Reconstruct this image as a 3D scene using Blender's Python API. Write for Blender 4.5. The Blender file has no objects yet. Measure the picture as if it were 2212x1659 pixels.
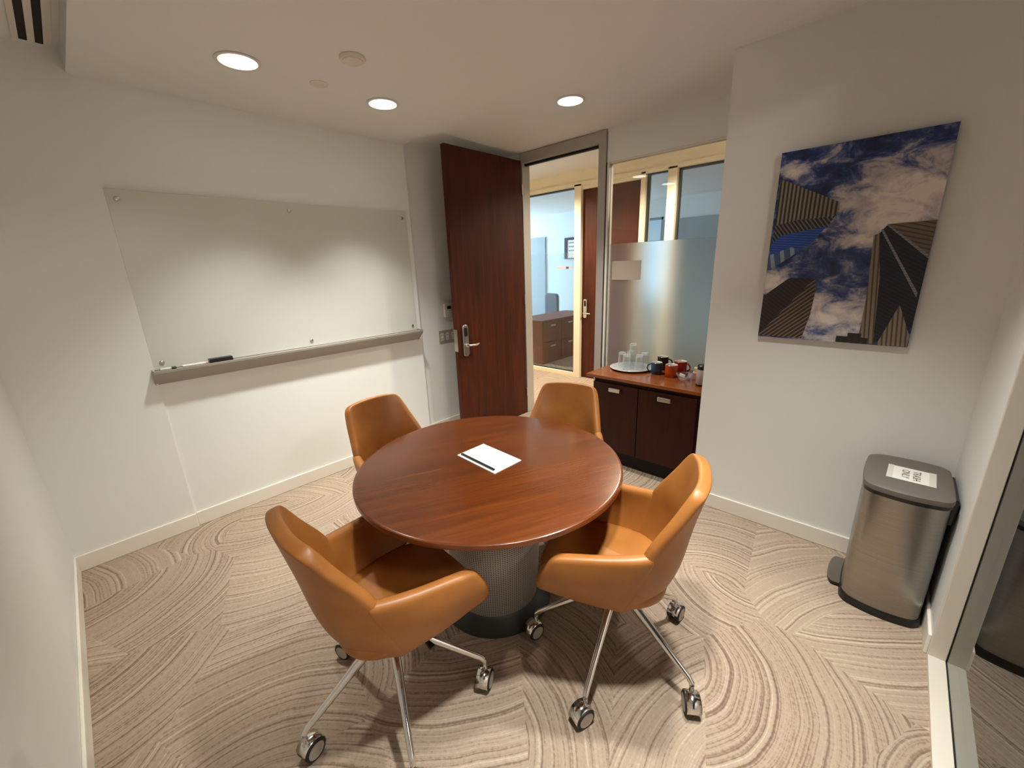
import bpy, bmesh, math, random
from mathutils import Vector, Matrix
PI = math.pi
R = math.radians
random.seed(7)
SC = bpy.context.scene
COL = SC.collection

# ------------------------------------------------------------------ materials
def srgb(r, g, b):
    def f(c):
        c /= 255.0
        return c / 12.92 if c <= 0.04045 else ((c + 0.055) / 1.055) ** 2.4
    return (f(r), f(g), f(b), 1.0)

class NT:
    def __init__(self, name):
        self.m = bpy.data.materials.new(name)
        self.m.use_nodes = True
        self.t = self.m.node_tree
        self.t.nodes.clear()
        self.out = self.n('ShaderNodeOutputMaterial')
    def n(self, typ, **kw):
        nd = self.t.nodes.new(typ)
        for k, v in kw.items():
            setattr(nd, k, v)
        return nd
    def l(self, a, b):
        self.t.links.new(a, b)
    def math(self, op, a, b=None, c=None):
        nd = self.n('ShaderNodeMath', operation=op)
        for i, v in enumerate((a, b, c)):
            if v is None:
                continue
            if isinstance(v, (int, float)):
                nd.inputs[i].default_value = v
            else:
                self.l(v, nd.inputs[i])
        return nd.outputs[0]
    def vmath(self, op, a, b=None, scale=None):
        nd = self.n('ShaderNodeVectorMath', operation=op)
        for i, v in enumerate((a, b)):
            if v is None:
                continue
            if isinstance(v, (tuple, list)):
                nd.inputs[i].default_value = v
            else:
                self.l(v, nd.inputs[i])
        if scale is not None:
            nd.inputs['Scale'].default_value = scale
        return nd.outputs['Value'] if op in ('LENGTH', 'DOT_PRODUCT', 'DISTANCE') else nd.outputs[0]
    def ramp(self, fac, stops, interp='LINEAR'):
        nd = self.n('ShaderNodeValToRGB')
        cr = nd.color_ramp
        cr.interpolation = interp
        while len(cr.elements) < len(stops):
            cr.elements.new(0.5)
        for e, (p, c) in zip(cr.elements, stops):
            e.position = p
            e.color = c if len(c) == 4 else (*c, 1)
        self.l(fac, nd.inputs[0])
        return nd.outputs[0]
    def mix(self, fac, a, b, blend='MIX'):
        nd = self.n('ShaderNodeMix', data_type='RGBA', blend_type=blend)
        for i, v in ((0, fac), (6, a), (7, b)):
            if isinstance(v, (int, float, tuple)):
                nd.inputs[i].default_value = v
            else:
                self.l(v, nd.inputs[i])
        return nd.outputs[2]
    def pbsdf(self, color=None, rough=0.5, metal=0.0, **kw):
        b = self.n('ShaderNodeBsdfPrincipled')
        for k, v in (('Base Color', color), ('Roughness', rough), ('Metallic', metal)):
            if v is None:
                continue
            if isinstance(v, (int, float, tuple)):
                b.inputs[k].default_value = v
            else:
                self.l(v, b.inputs[k])
        for k, v in kw.items():
            b.inputs[k.replace('_', ' ')].default_value = v
        return b
    def bump(self, h, strength, dist=0.01):
        nd = self.n('ShaderNodeBump')
        nd.inputs['Strength'].default_value = strength
        nd.inputs['Distance'].default_value = dist
        self.l(h, nd.inputs['Height'])
        return nd.outputs[0]
    def noise(self, vec=None, scale=5, detail=3, rough=0.5, dim='3D', w=None, dist=0.0):
        nd = self.n('ShaderNodeTexNoise', noise_dimensions=dim)
        nd.inputs['Scale'].default_value = scale
        nd.inputs['Detail'].default_value = detail
        nd.inputs['Roughness'].default_value = rough
        nd.inputs['Distortion'].default_value = dist
        if vec is not None and dim != '1D':
            self.l(vec, nd.inputs['Vector'])
        if w is not None:
            self.l(w, nd.inputs['W'])
        return nd.outputs['Fac'] if 'Fac' in nd.outputs else nd.outputs[0]
    def obj(self):
        return self.n('ShaderNodeTexCoord').outputs['Object']
    def mapping(self, vec, scale=(1, 1, 1), rot=(0, 0, 0), loc=(0, 0, 0)):
        nd = self.n('ShaderNodeMapping')
        nd.inputs['Scale'].default_value = scale
        nd.inputs['Rotation'].default_value = rot
        nd.inputs['Location'].default_value = loc
        self.l(vec, nd.inputs['Vector'])
        return nd.outputs[0]
    def fin(self, sh):
        self.l(sh, self.out.inputs['Surface'])
        return self.m

def simple(name, color, rough=0.5, metal=0.0, nscale=60, nstr=0.06, bstr=0.0, **kw):
    t = NT(name)
    o = t.obj()
    f = t.noise(o, nscale, 3)
    c = t.mix(t.math('MULTIPLY', f, nstr * 2), color, tuple(x * 0.72 for x in color[:3]) + (1,))
    b = t.pbsdf(c, rough, metal, **kw)
    if bstr:
        t.l(t.bump(f, bstr, 0.002), b.inputs['Normal'])
    return t.fin(b.outputs[0])

def mat_paint(name, color):
    t = NT(name)
    o = t.obj()
    f = t.noise(o, 220, 2)
    g = t.noise(o, 1.5, 2)
    c = t.mix(t.math('MULTIPLY', g, 0.12), color, tuple(x * 0.93 for x in color[:3]) + (1,))
    b = t.pbsdf(c, 0.62)
    b.inputs['Specular IOR Level'].default_value = 0.3
    t.l(t.bump(f, 0.05, 0.002), b.inputs['Normal'])
    return t.fin(b.outputs[0])

def mat_wood(name, dark, mid, light, axis='z', rough=0.3, coat=0.0, scale=1.0, spec=0.5):
    t = NT(name)
    o = t.obj()
    s = {'z': (9, 9, 0.7), 'x': (0.7, 9, 9), 'y': (9, 0.7, 9)}[axis]
    v = t.mapping(o, tuple(k * scale for k in s))
    a = t.noise(v, 2.2, 6, 0.62, dist=0.6)
    s2 = {'z': (60, 60, 2.5), 'x': (2.5, 60, 60), 'y': (60, 2.5, 60)}[axis]
    fine = t.noise(t.mapping(o, tuple(k * scale for k in s2)), 3.0, 3, 0.6)
    f = t.math('ADD', t.math('MULTIPLY', a, 0.72), t.math('MULTIPLY', fine, 0.28))
    c = t.ramp(f, [(0.3, dark), (0.5, mid), (0.7, light)])
    b = t.pbsdf(c, rough)
    b.inputs['Coat Weight'].default_value = coat
    b.inputs['Coat Roughness'].default_value = 0.12
    b.inputs['Specular IOR Level'].default_value = spec
    t.l(t.bump(fine, 0.03, 0.001), b.inputs['Normal'])
    return t.fin(b.outputs[0])

def mat_carpet():
    t = NT('carpet_swirl')
    o = t.obj()
    def layer(scale, off, spread, seedoff):
        v = t.mapping(o, (1, 1, 0), (0, 0, off[2]), (off[0], off[1], 0))
        vo = t.n('ShaderNodeTexVoronoi', voronoi_dimensions='2D', feature='F1')
        vo.inputs['Scale'].default_value = scale
        vo.inputs['Randomness'].default_value = 0.95
        t.l(v, vo.inputs['Vector'])
        cell = vo.outputs['Position']
        sep = t.n('ShaderNodeSeparateColor')
        t.l(vo.outputs['Color'], sep.inputs[0])
        ang = t.math('MULTIPLY', sep.outputs[0], 2 * PI)
        ln = t.math('ADD', t.math('MULTIPLY', sep.outputs[1], spread), 0.36)
        cb = t.n('ShaderNodeCombineXYZ')
        t.l(t.math('MULTIPLY', t.math('COSINE', ang), ln), cb.inputs[0])
        t.l(t.math('MULTIPLY', t.math('SINE', ang), ln), cb.inputs[1])
        cen = t.vmath('ADD', cell, cb.outputs[0])
        d = t.vmath('MULTIPLY', t.vmath('SUBTRACT', v, cen), (1, 1, 0))
        wob = t.noise(v, 2.6, 2, 0.5)
        r = t.math('ADD', t.vmath('LENGTH', d), t.math('MULTIPLY', wob, 0.055))
        w = t.math('ADD', t.math('MULTIPLY', r, 56.0), t.math('MULTIPLY', sep.outputs[2], 97.0 + seedoff))
        n1 = t.noise(None, 1.0, 2, 0.6, '1D', w)
        n2 = t.noise(None, 1.0, 1, 0.5, '1D', t.math('MULTIPLY', w, 2.1))
        return n1, n2, sep.outputs[1]
    n1, n2, rv = layer(1.75, (0.37, 0.21, 0.4), 0.75, 0)
    tone = t.math('ADD', t.math('MULTIPLY', n1, 0.62), t.math('MULTIPLY', n2, 0.38))
    tone = t.math('ADD', tone, t.math('MULTIPLY', t.math('SUBTRACT', rv, 0.5), 0.10))
    big = t.noise(o, 2.2, 3)
    mid = t.noise(o, 75, 3, 0.6)
    tone = t.math('ADD', t.math('MULTIPLY', t.math('SUBTRACT', tone, 0.5), 0.74), t.math('ADD', 0.5, t.math('MULTIPLY', t.math('SUBTRACT', mid, 0.5), 0.26)))
    tone = t.math('ADD', tone, t.math('MULTIPLY', t.math('SUBTRACT', big, 0.5), 0.16))
    c = t.ramp(tone, [(0.28, srgb(126, 104, 88)), (0.40, srgb(154, 131, 112)), (0.46, srgb(182, 159, 138)),
                      (0.56, srgb(190, 168, 147)), (0.64, srgb(206, 186, 164)), (0.78, srgb(216, 198, 177))])
    pile = t.noise(o, 420, 2, 0.7)
    pile2 = t.noise(t.mapping(o, (1, 1, 1)), 130, 2, 0.6)
    p = t.math('ADD', t.math('MULTIPLY', pile, 0.6), t.math('MULTIPLY', pile2, 0.4))
    c = t.mix(t.math('MULTIPLY', p, 0.8), c, t.mix(0.45, c, (0.02, 0.015, 0.01, 1)))
    b = t.pbsdf(c, 0.95)
    b.inputs['Specular IOR Level'].default_value = 0.1
    t.l(t.bump(p, 0.5, 0.004), b.inputs['Normal'])
    return t.fin(b.outputs[0])

def mat_glass(name, tint=(1, 1, 1, 1), refl=1.0):
    t = NT(name)
    o = t.obj()
    f = t.noise(o, 1.3, 1)
    fr = t.n('ShaderNodeFresnel')
    fr.inputs[0].default_value = 1.45
    tr = t.n('ShaderNodeBsdfTransparent')
    tr.inputs[0].default_value = tint
    gl = t.n('ShaderNodeBsdfGlossy')
    gl.inputs['Roughness'].default_value = 0.01
    t.l(t.ramp(f, [(0, (.95, .97, .97)), (1, (1, 1, 1))]), gl.inputs[0])
    mx = t.n('ShaderNodeMixShader')
    t.l(t.math('MULTIPLY', fr.outputs[0], refl), mx.inputs[0])
    t.l(tr.outputs[0], mx.inputs[1])
    t.l(gl.outputs[0], mx.inputs[2])
    return t.fin(mx.outputs[0])

def mat_tumbler():
    t = NT('tumbler_glass')
    f = t.noise(t.obj(), 40, 2)
    lw = t.n('ShaderNodeLayerWeight'); lw.inputs[0].default_value = 0.35
    tr = t.n('ShaderNodeBsdfTransparent'); tr.inputs[0].default_value = (0.96, 0.97, 0.97, 1)
    b = t.pbsdf(t.ramp(f, [(0, (.8, .82, .82)), (1, (.9, .9, .9))]), 0.08)
    mx = t.n('ShaderNodeMixShader')
    t.l(t.math('ADD', t.math('MULTIPLY', lw.outputs['Facing'], 0.45), 0.03), mx.inputs[0])  # white mixed in towards the edges to stand for highlights
    t.l(tr.outputs[0], mx.inputs[1]); t.l(b.outputs[0], mx.inputs[2])
    return t.fin(mx.outputs[0])

def mat_solid_glass(name, color=(0.97, 0.98, 0.98, 1), rough=0.0, ior=1.45):
    t = NT(name)
    f = t.noise(t.obj(), 3, 1)
    c = t.mix(t.math('MULTIPLY', f, 0.05), color, (0.9, 0.93, 0.93, 1))
    b = t.pbsdf(c, rough)
    b.inputs['Transmission Weight'].default_value = 1.0
    b.inputs['IOR'].default_value = ior
    return t.fin(b.outputs[0])

def mat_frost(name, rough, milk):
    t = NT(name)
    f = t.noise(t.obj(), 400, 2)
    rf = t.n('ShaderNodeBsdfRefraction')
    rf.inputs['Roughness'].default_value = rough
    rf.inputs['IOR'].default_value = 1.35
    rf.inputs[0].default_value = (0.93, 0.96, 0.97, 1)
    df = t.n('ShaderNodeBsdfPrincipled')
    df.inputs['Roughness'].default_value = 0.35
    t.l(t.ramp(f, [(0, (.62, .66, .67)), (1, (.7, .74, .75))]), df.inputs['Base Color'])
    mx = t.n('ShaderNodeMixShader')
    mx.inputs[0].default_value = milk
    t.l(rf.outputs[0], mx.inputs[1])
    t.l(df.outputs[0], mx.inputs[2])
    return t.fin(mx.outputs[0])

def mat_emit(name, color, strength):
    t = NT(name)
    f = t.noise(t.obj(), 30, 1)
    e = t.n('ShaderNodeEmission')
    t.l(t.mix(t.math('MULTIPLY', f, 0.04), color, (1, 1, 1, 1)), e.inputs[0])
    e.inputs[1].default_value = strength
    return t.fin(e.outputs[0])

def mat_brushed(name):
    t = NT(name)
    o = t.obj()
    f = t.noise(t.mapping(o, (3, 3, 700)), 1.0, 2, 0.6)
    c = t.ramp(f, [(0.3, srgb(150, 146, 140)), (0.7, srgb(166, 161, 154))])
    b = t.pbsdf(c, 0.30, 1.0)
    b.inputs['Anisotropic'].default_value = 0.5
    return t.fin(b.outputs[0])

def mat_mesh_metal():
    t = NT('perforated_grey_metal')
    o = t.obj()
    sp = t.n('ShaderNodeSeparateXYZ')
    t.l(o, sp.inputs[0])
    ang = t.math('ARCTAN2', sp.outputs[1], sp.outputs[0])
    u = t.math('MULTIPLY', ang, 21.0)
    vv = t.math('MULTIPLY', sp.outputs[2], 100.0)
    def cell(x):
        return t.math('ABSOLUTE', t.math('SUBTRACT', t.math('FRACT', x), 0.5))
    a, b_ = cell(u), cell(vv)
    d = t.math('SQRT', t.math('ADD', t.math('MULTIPLY', a, a), t.math('MULTIPLY', b_, b_)))
    hole = t.math('LESS_THAN', d, 0.26)
    c = t.mix(hole, srgb(168, 160, 150), srgb(60, 54, 50))
    b = t.pbsdf(c, 0.5, 0.25)
    t.l(t.bump(t.math('SUBTRACT', 1.0, hole), 0.4, 0.003), b.inputs['Normal'])
    return t.fin(b.outputs[0])

def mat_leather():
    t = NT('tan_leather')
    o = t.obj()
    v = t.n('ShaderNodeTexVoronoi', feature='DISTANCE_TO_EDGE')
    v.inputs['Scale'].default_value = 420
    t.l(o, v.inputs['Vector'])
    g = t.noise(o, 9, 4)
    c = t.ramp(g, [(0.3, srgb(150, 92, 38)), (0.7, srgb(165, 105, 48))])
    b = t.pbsdf(c, 0.42)
    b.inputs['Specular IOR Level'].default_value = 0.45
    t.l(t.bump(v.outputs[0], 0.12, 0.001), b.inputs['Normal'])
    return t.fin(b.outputs[0])

def mat_stripes(name, base, line, vec, freq, duty, rough=0.4):
    """facade of thin lines; vec is the direction across the lines in object space (x,z)"""
    t = NT(name)
    o = t.obj()
    d = t.vmath('DOT_PRODUCT', o, (vec[0], 0, vec[1]))
    f = t.math('FRACT', t.math('MULTIPLY', d, freq))
    n = t.noise(o, 60, 2)
    k = t.math('LESS_THAN', f, duty)
    c = t.mix(k, base, line)
    c = t.mix(t.math('MULTIPLY', n, 0.5), c, t.mix(0.5, c, (0, 0, 0, 1)))
    b = t.pbsdf(c, rough)
    return t.fin(b.outputs[0])

def mat_sky_print():
    t = NT('printed_sky')
    o = t.obj()                          # x 0..0.61 right, z -0.92..0
    st = t.mapping(o, (1.0, 1.0, 1.7), (0, R(-32), 0))
    n = t.noise(st, 7.5, 9, 0.62, dist=0.9)
    n2 = t.noise(o, 26, 6, 0.65, dist=0.7)
    def blob(cx, cz, rx, rz):
        q = t.mapping(o, (1 / rx, 1, 1 / rz), (0, 0, 0), (-cx / rx, 0, -cz / rz))
        l = t.vmath('LENGTH', t.vmath('MULTIPLY', q, (1, 0, 1)))
        return t.math('MAXIMUM', t.math('SUBTRACT', 1.0, l), 0.0)
    m = t.math('MULTIPLY', blob(0.50, -0.25, 0.30, 0.19), 1.15)
    for a in ((0.36, -0.42, 0.2, 0.09), (0.30, -0.80, 0.26, 0.20), (0.04, -0.62, 0.16, 0.09), (0.05, -0.085, 0.09, 0.05), (0.47, -0.36, .14, .07)):
        m = t.math('ADD', m, blob(*a))
    f = t.math('ADD', t.math('MULTIPLY', m, 0.42), t.math('SUBTRACT', t.math('ADD', t.math('MULTIPLY', n, 1.05), t.math('MULTIPLY', n2, 0.36)), 0.15))
    c = t.ramp(f, [(0.46, srgb(24, 36, 78)), (0.57, srgb(42, 62, 120)), (0.66, srgb(98, 108, 150)), (0.76, srgb(180, 172, 180)), (0.98, srgb(240, 228, 220))])
    b = t.pbsdf(c, 0.16)
    return t.fin(b.outputs[0])

M = {}
M['wall'] = mat_paint('wall_paint', srgb(238, 238, 233))
M['wall2'] = mat_paint('art_wall_paint', srgb(238, 236, 232))
M['ceil'] = mat_paint('ceiling_paint', srgb(232, 232, 231))
M['trimw'] = mat_paint('trim_paint', srgb(238, 230, 216))
M['cream'] = mat_paint('cream_frame_paint', srgb(238, 226, 200))
M['office'] = mat_paint('office_wall_daylit', srgb(214, 226, 236))  # white walls with the blue of daylight put into the colour
M['accent'] = mat_paint('accent_wall_paint', srgb(150, 166, 176))
M['carpet'] = mat_carpet()
M['walnut'] = mat_wood('dark_walnut_veneer', srgb(50, 19, 8), srgb(70, 29, 13), srgb(88, 40, 19), 'z', 0.5, 0.0, 1.0, 0.22)
M['walnut_x'] = mat_wood('cabinet_top_veneer', srgb(106, 52, 20), srgb(130, 68, 28), srgb(150, 84, 38), 'x', 0.22, 0.3)
M['walnut_red'] = mat_wood('red_walnut_veneer', srgb(84, 34, 24), srgb(110, 46, 32), srgb(130, 58, 40), 'z', 0.5, 0.0, 1.0, 0.2)
M['cabdoor'] = mat_wood('cabinet_door_veneer', srgb(42, 15, 7), srgb(52, 20, 9), srgb(64, 26, 12), 'z', 0.48, 0.0, 1.0, 0.2)
M['table'] = mat_wood('table_cherry_veneer', srgb(76, 34, 9), srgb(92, 43, 12), srgb(108, 54, 18), 'x', 0.24, 0.3, 1.0)
M['tedge'] = mat_wood('table_edge_wood', srgb(88, 40, 16), srgb(106, 52, 20), srgb(124, 64, 26), 'x', 0.3, 0.3)
M['leather'] = mat_leather()
M['stitch'] = simple('seam_leather', srgb(150, 88, 38), 0.5)
M['chrome'] = simple('polished_chrome', (0.72, 0.70, 0.67, 1), 0.14, 1.0, nstr=0.02)
M['nickel'] = simple('satin_nickel', (0.62, 0.58, 0.53, 1), 0.3, 1.0, nstr=0.03)
M['alu'] = simple('anodised_aluminium', srgb(186, 180, 172), 0.42, 0.3, nstr=0.04)
M['alud'] = simple('grey_metal_frame', srgb(128, 116, 106), 0.45, 0.5, nstr=0.04)
M['framew'] = simple('cream_painted_frame', srgb(222, 212, 196), 0.4, 0.0, nstr=0.04)
M['black'] = simple('black_plastic', srgb(22, 20, 19), 0.35, nstr=0.1)
M['rubber'] = simple('black_rubber', srgb(26, 23, 21), 0.6, nstr=0.1)
M['dkgrey'] = simple('charcoal_base_paint', srgb(48, 50, 47), 0.4, nstr=0.1)
M['lid'] = simple('grey_plastic_lid', srgb(112, 104, 96), 0.5, nstr=0.08, bstr=0.05)
M['steel'] = mat_brushed('brushed_steel')
M['paper'] = simple('white_paper', srgb(244, 238, 228), 0.8, nstr=0.03)
M['ink'] = simple('grey_ink', srgb(70, 66, 62), 0.8)
M['plasticw'] = simple('white_plastic', srgb(226, 219, 208), 0.4, nstr=0.03)
M['plastg'] = simple('grey_plastic', srgb(170, 160, 148), 0.4, nstr=0.03)
M['slot'] = simple('dark_slot', srgb(24, 20, 20), 0.8)
M['gray'] = simple('beige_metal_plate', srgb(196, 182, 166), 0.45, 0.2)
M['ledge'] = simple('ledge_metal', srgb(160, 152, 142), 0.4, 0.15, nstr=0.03)
M['mesh'] = mat_mesh_metal()
M['glass'] = mat_glass('clear_pane')
M['glassg'] = mat_glass('green_tint_pane', (0.95, 0.98, 0.98, 1), 0.5)
M['wboard'] = simple('back_painted_board_glass', srgb(216, 215, 206), 0.07, nstr=0.02)
M['frost'] = mat_frost('frosted_film', 0.34, 0.13)
M['frost2'] = mat_frost('frosted_band', 0.08, 0.03)
M['tumbler'] = mat_tumbler()
M['lamp'] = mat_emit('lamp_diffuser', (1.0, 0.95, 0.85, 1), 9.0)
M['blue'] = simple('blue_glaze', srgb(40, 72, 100), 0.2)
M['orange'] = simple('orange_glaze', srgb(190, 74, 34), 0.2)
M['red'] = simple('red_glaze', srgb(150, 34, 26), 0.2)
M['dkmug'] = simple('dark_brown_glaze', srgb(48, 36, 34), 0.2)
M['cream_in'] = simple('cream_glaze', srgb(232, 224, 208), 0.25)
M['silver'] = simple('polished_silver', (0.92, 0.91, 0.88, 1), 0.34, 0.75, nstr=0.02)
M['greyrefl'] = mat_paint('grey_reflection_tone', srgb(178, 168, 154))  # tone of the bin's reflection in the right glass
M['dkrefl'] = simple('dark_reflection_tone', srgb(104, 88, 76), 0.5)  # dark foot of that reflection, as a strip colour
M['green'] = simple('leaf_green', srgb(90, 130, 90), 0.6)
M['navy'] = simple('navy_fabric', srgb(46, 60, 84), 0.8)
M['pink'] = simple('pink_packet_paper', srgb(214, 168, 164), 0.7)
M['yellow'] = simple('pale_yellow_paper', srgb(240, 226, 172), 0.7)
M['teal'] = simple('window_frame_teal', srgb(120, 150, 154), 0.5)

# ------------------------------------------------------------------ mesh helpers
def newbm():
    return bmesh.new()

def box(bm, lo, hi, mi=0):
    x0, y0, z0 = lo
    x1, y1, z1 = hi
    v = [bm.verts.new(p) for p in ((x0, y0, z0), (x1, y0, z0), (x1, y1, z0), (x0, y1, z0), (x0, y0, z1), (x1, y0, z1), (x1, y1, z1), (x0, y1, z1))]
    for f in ((0, 3, 2, 1), (4, 5, 6, 7), (0, 1, 5, 4), (1, 2, 6, 5), (2, 3, 7, 6), (3, 0, 4, 7)):
        bm.faces.new([v[i] for i in f]).material_index = mi

def lathe(bm, prof, n=40, c=(0, 0, 0), mi=0, cap0=True, cap1=True, axis='z'):
    rings = []
    for r, h in prof:
        ring = []
        for i in range(n):
            a = 2 * PI * i / n
            if axis == 'z':
                p = (c[0] + r * math.cos(a), c[1] + r * math.sin(a), c[2] + h)
            elif axis == 'x':
                p = (c[0] + h, c[1] + r * math.cos(a), c[2] + r * math.sin(a))
            else:
                p = (c[0] + r * math.cos(a), c[1] + h, c[2] + r * math.sin(a))
            ring.append(bm.verts.new(p))
        rings.append(ring)
    for a, b in zip(rings, rings[1:]):
        for i in range(n):
            f = bm.faces.new((a[i], a[(i + 1) % n], b[(i + 1) % n], b[i]))
            f.material_index = mi
    if cap0:
        bm.faces.new(rings[0][::-1]).material_index = mi
    if cap1:
        bm.faces.new(rings[-1]).material_index = mi

def tube(bm, path, rad, n=10, mi=0):
    pts = [Vector(p) for p in path]
    rads = rad if isinstance(rad, (list, tuple)) else [rad] * len(pts)
    rings = []
    up = Vector((0, 0, 1))
    for i, p in enumerate(pts):
        d = (pts[min(i + 1, len(pts) - 1)] - pts[max(i - 1, 0)]).normalized()
        u = up if abs(d.dot(up)) < 0.95 else Vector((1, 0, 0))
        s = d.cross(u).normalized()
        w = s.cross(d).normalized()
        rr = rads[i]
        ra, rb = rr if isinstance(rr, tuple) else (rr, rr)
        rings.append([bm.verts.new(p + s * ra * math.cos(2 * PI * k / n) + w * rb * math.sin(2 * PI * k / n)) for k in range(n)])
    for a, b in zip(rings, rings[1:]):
        for k in range(n):
            bm.faces.new((a[k], a[(k + 1) % n], b[(k + 1) % n], b[k])).material_index = mi
    bm.faces.new(rings[0][::-1]).material_index = mi
    bm.faces.new(rings[-1]).material_index = mi

def prism(bm, pts, z0, z1, mi=0):
    a = [bm.verts.new((x, y, z0)) for x, y in pts]
    b = [bm.verts.new((x, y, z1)) for x, y in pts]
    n = len(pts)
    bm.faces.new(a[::-1]).material_index = mi
    bm.faces.new(b).material_index = mi
    for i in range(n):
        bm.faces.new((a[i], a[(i + 1) % n], b[(i + 1) % n], b[i])).material_index = mi

def rrect(x0, y0, x1, y1, r, n=6, bulge=(0, 0, 0, 0)):
    """rounded rectangle outline; bulge = outward bow of the sides (-y, +x, +y, -x)"""
    P = []
    for (cx, cy, a0) in ((x1 - r, y0 + r, -PI / 2), (x1 - r, y1 - r, 0), (x0 + r, y1 - r, PI / 2), (x0 + r, y0 + r, PI)):
        for i in range(n + 1):
            a = a0 + PI / 2 * i / n
            P.append((cx + r * math.cos(a), cy + r * math.sin(a)))
    out = []
    mx, my, hx, hy = (x0 + x1) / 2, (y0 + y1) / 2, (x1 - x0) / 2, (y1 - y0) / 2
    # densify the straight runs, then bow them
    D = []
    for i, p in enumerate(P):
        q = P[(i + 1) % len(P)]
        D.append(p)
        L = math.hypot(q[0] - p[0], q[1] - p[1])
        if L > 0.04:
            for k in range(1, 10):
                D.append((p[0] + (q[0] - p[0]) * k / 10, p[1] + (q[1] - p[1]) * k / 10))
    for x, y in D:
        u, v = (x - mx) / hx, (y - my) / hy
        yy = y + (-bulge[0] * (1 - u * u) if v < 0 else bulge[2] * (1 - u * u)) * abs(v)
        xx = x + (bulge[1] * (1 - v * v) if u > 0 else -bulge[3] * (1 - v * v)) * abs(u)
        out.append((xx, yy))
    return out

def loft(bm, outlines, zs, mi=0, cap=True):
    rings = [[bm.verts.new((x, y, z)) for x, y in o] for o, z in zip(outlines, zs)]
    n = len(rings[0])
    for a, b in zip(rings, rings[1:]):
        for i in range(n):
            bm.faces.new((a[i], a[(i + 1) % n], b[(i + 1) % n], b[i])).material_index = mi
    if cap:
        bm.faces.new(rings[0][::-1]).material_index = mi
        bm.faces.new(rings[-1]).material_index = mi

def grid(bm, rows, mi=0):
    V = [[bm.verts.new(p) for p in r] for r in rows]
    for a, b in zip(V, V[1:]):
        for i in range(len(a) - 1):
            bm.faces.new((a[i], a[i + 1], b[i + 1], b[i])).material_index = mi

def obj(name, bm, mats, parent=None, smooth=False, bevel=0.0, bseg=2, loc=None):
    bmesh.ops.recalc_face_normals(bm, faces=bm.faces[:])
    me = bpy.data.meshes.new(name)
    bm.to_mesh(me)
    bm.free()
    for m in (mats if isinstance(mats, (list, tuple)) else [mats]):
        me.materials.append(M[m] if isinstance(m, str) else m)
    o = bpy.data.objects.new(name, me)
    COL.objects.link(o)
    if parent is not None:
        o.parent = parent
    if loc is not None:
        o.location = loc
    if smooth:
        for p in me.polygons:
            p.use_smooth = True
        try:
            me.set_sharp_from_angle(angle=R(40))
        except Exception:
            pass
    if bevel:
        b = o.modifiers.new('bevel', 'BEVEL')
        b.width = bevel
        b.segments = bseg
        b.limit_method = 'ANGLE'
        b.angle_limit = R(40)
    return o

def subsurf(o, lv=2):
    s = o.modifiers.new('sub', 'SUBSURF')
    s.levels = lv
    s.render_levels = lv
    for p in o.data.polygons:
        p.use_smooth = True

def tag(o, label, cat, group=None, kind=None):
    o['label'] = label
    o['category'] = cat
    if group:
        o['group'] = group
    if kind:
        o['kind'] = kind
    return o

def thing(name, label, cat, loc=(0, 0, 0), rz=0.0, group=None):
    e = bpy.data.objects.new(name, None)
    COL.objects.link(e)
    e.location = loc
    e.rotation_euler = (0, 0, rz)
    e.empty_display_size = 0.1
    return tag(e, label, cat, group)

def struct(name, bm, mats, label=None, cat=None, parent=None, bevel=0.0, smooth=False):
    o = obj(name, bm, mats, parent, smooth, bevel)
    if parent is None:
        o['kind'] = 'structure'
        if label:
            o['label'] = label
            o['category'] = cat
    return o

def dup(root, loc, rz, label, group=None):
    r = root.copy()
    COL.objects.link(r)
    r.location = loc
    r.rotation_euler = (0, 0, rz)
    r['label'] = label
    if group:
        r['group'] = group
    for ch in list(root.children):
        c = ch.copy()
        COL.objects.link(c)
        c.parent = r
        for g in list(ch.children):
            d = g.copy()
            COL.objects.link(d)
            d.parent = c
    return r

# ------------------------------------------------------------------ room dimensions (metres)
XR = 3.49          # right wall plane
YS = 0.547         # near ceiling pocket edge
Y1 = 2.455         # main ceiling edge
YA = 2.922         # wall with the art print
XE = 2.345         # left end of that wall
YD = 3.56          # door wall
H0, H1, H2 = 2.655, 2.567, 2.615
HB = 0.097         # baseboard height
TOP = 3.0
YO = 5.15          # glazed front across the corridor

# floor
bm = newbm(); box(bm, (-7.0, -0.6, -0.08), (6.0, 8.6, 0.0))
struct('floor', bm, 'carpet', 'swirl patterned beige and brown carpet floor', 'floor')

# left wall with whiteboard, stepping slightly
bm = newbm()
box(bm, (-0.15, 0.560, 0), (0.0, Y1, TOP))
struct('wall_left', bm, 'wall', 'white painted left wall carrying the glass whiteboard', 'wall')
bm = newbm(); box(bm, (-0.15, -0.15, 0), (0.014, 0.5628, TOP))
struct('wall_left_near', bm, 'wall', 'plain white strip of left wall before the whiteboard', 'wall')
bm = newbm(); box(bm, (-0.15, Y1, 0), (-0.06, YD + 0.1, TOP))
struct('wall_left_far', bm, 'wall', 'shaded white wall behind the open walnut door', 'wall')
bm = newbm(); box(bm, (0.0, -0.15, 0), (XR + 0.16, 0.0, TOP))
struct('wall_near', bm, 'wall', 'white painted near wall at the left edge of the view', 'wall')
bm = newbm(); box(bm, (XE, YA, 0), (XR + 0.16, YD + 0.1, TOP))
struct('wall_art', bm, 'wall2', 'off white wall behind the skyscraper print', 'wall')
# right wall: strip beside the bin, and low/high parts around the glazed panel
bm = newbm()
box(bm, (XR, 2.367, 0), (XR + 0.16, YA, TOP))
box(bm, (XR, -0.15, 2.5), (XR + 0.16, 2.367, TOP))
struct('wall_right', bm, 'wall2', 'narrow white wall between the steel bin and the glazed panel', 'wall')
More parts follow.
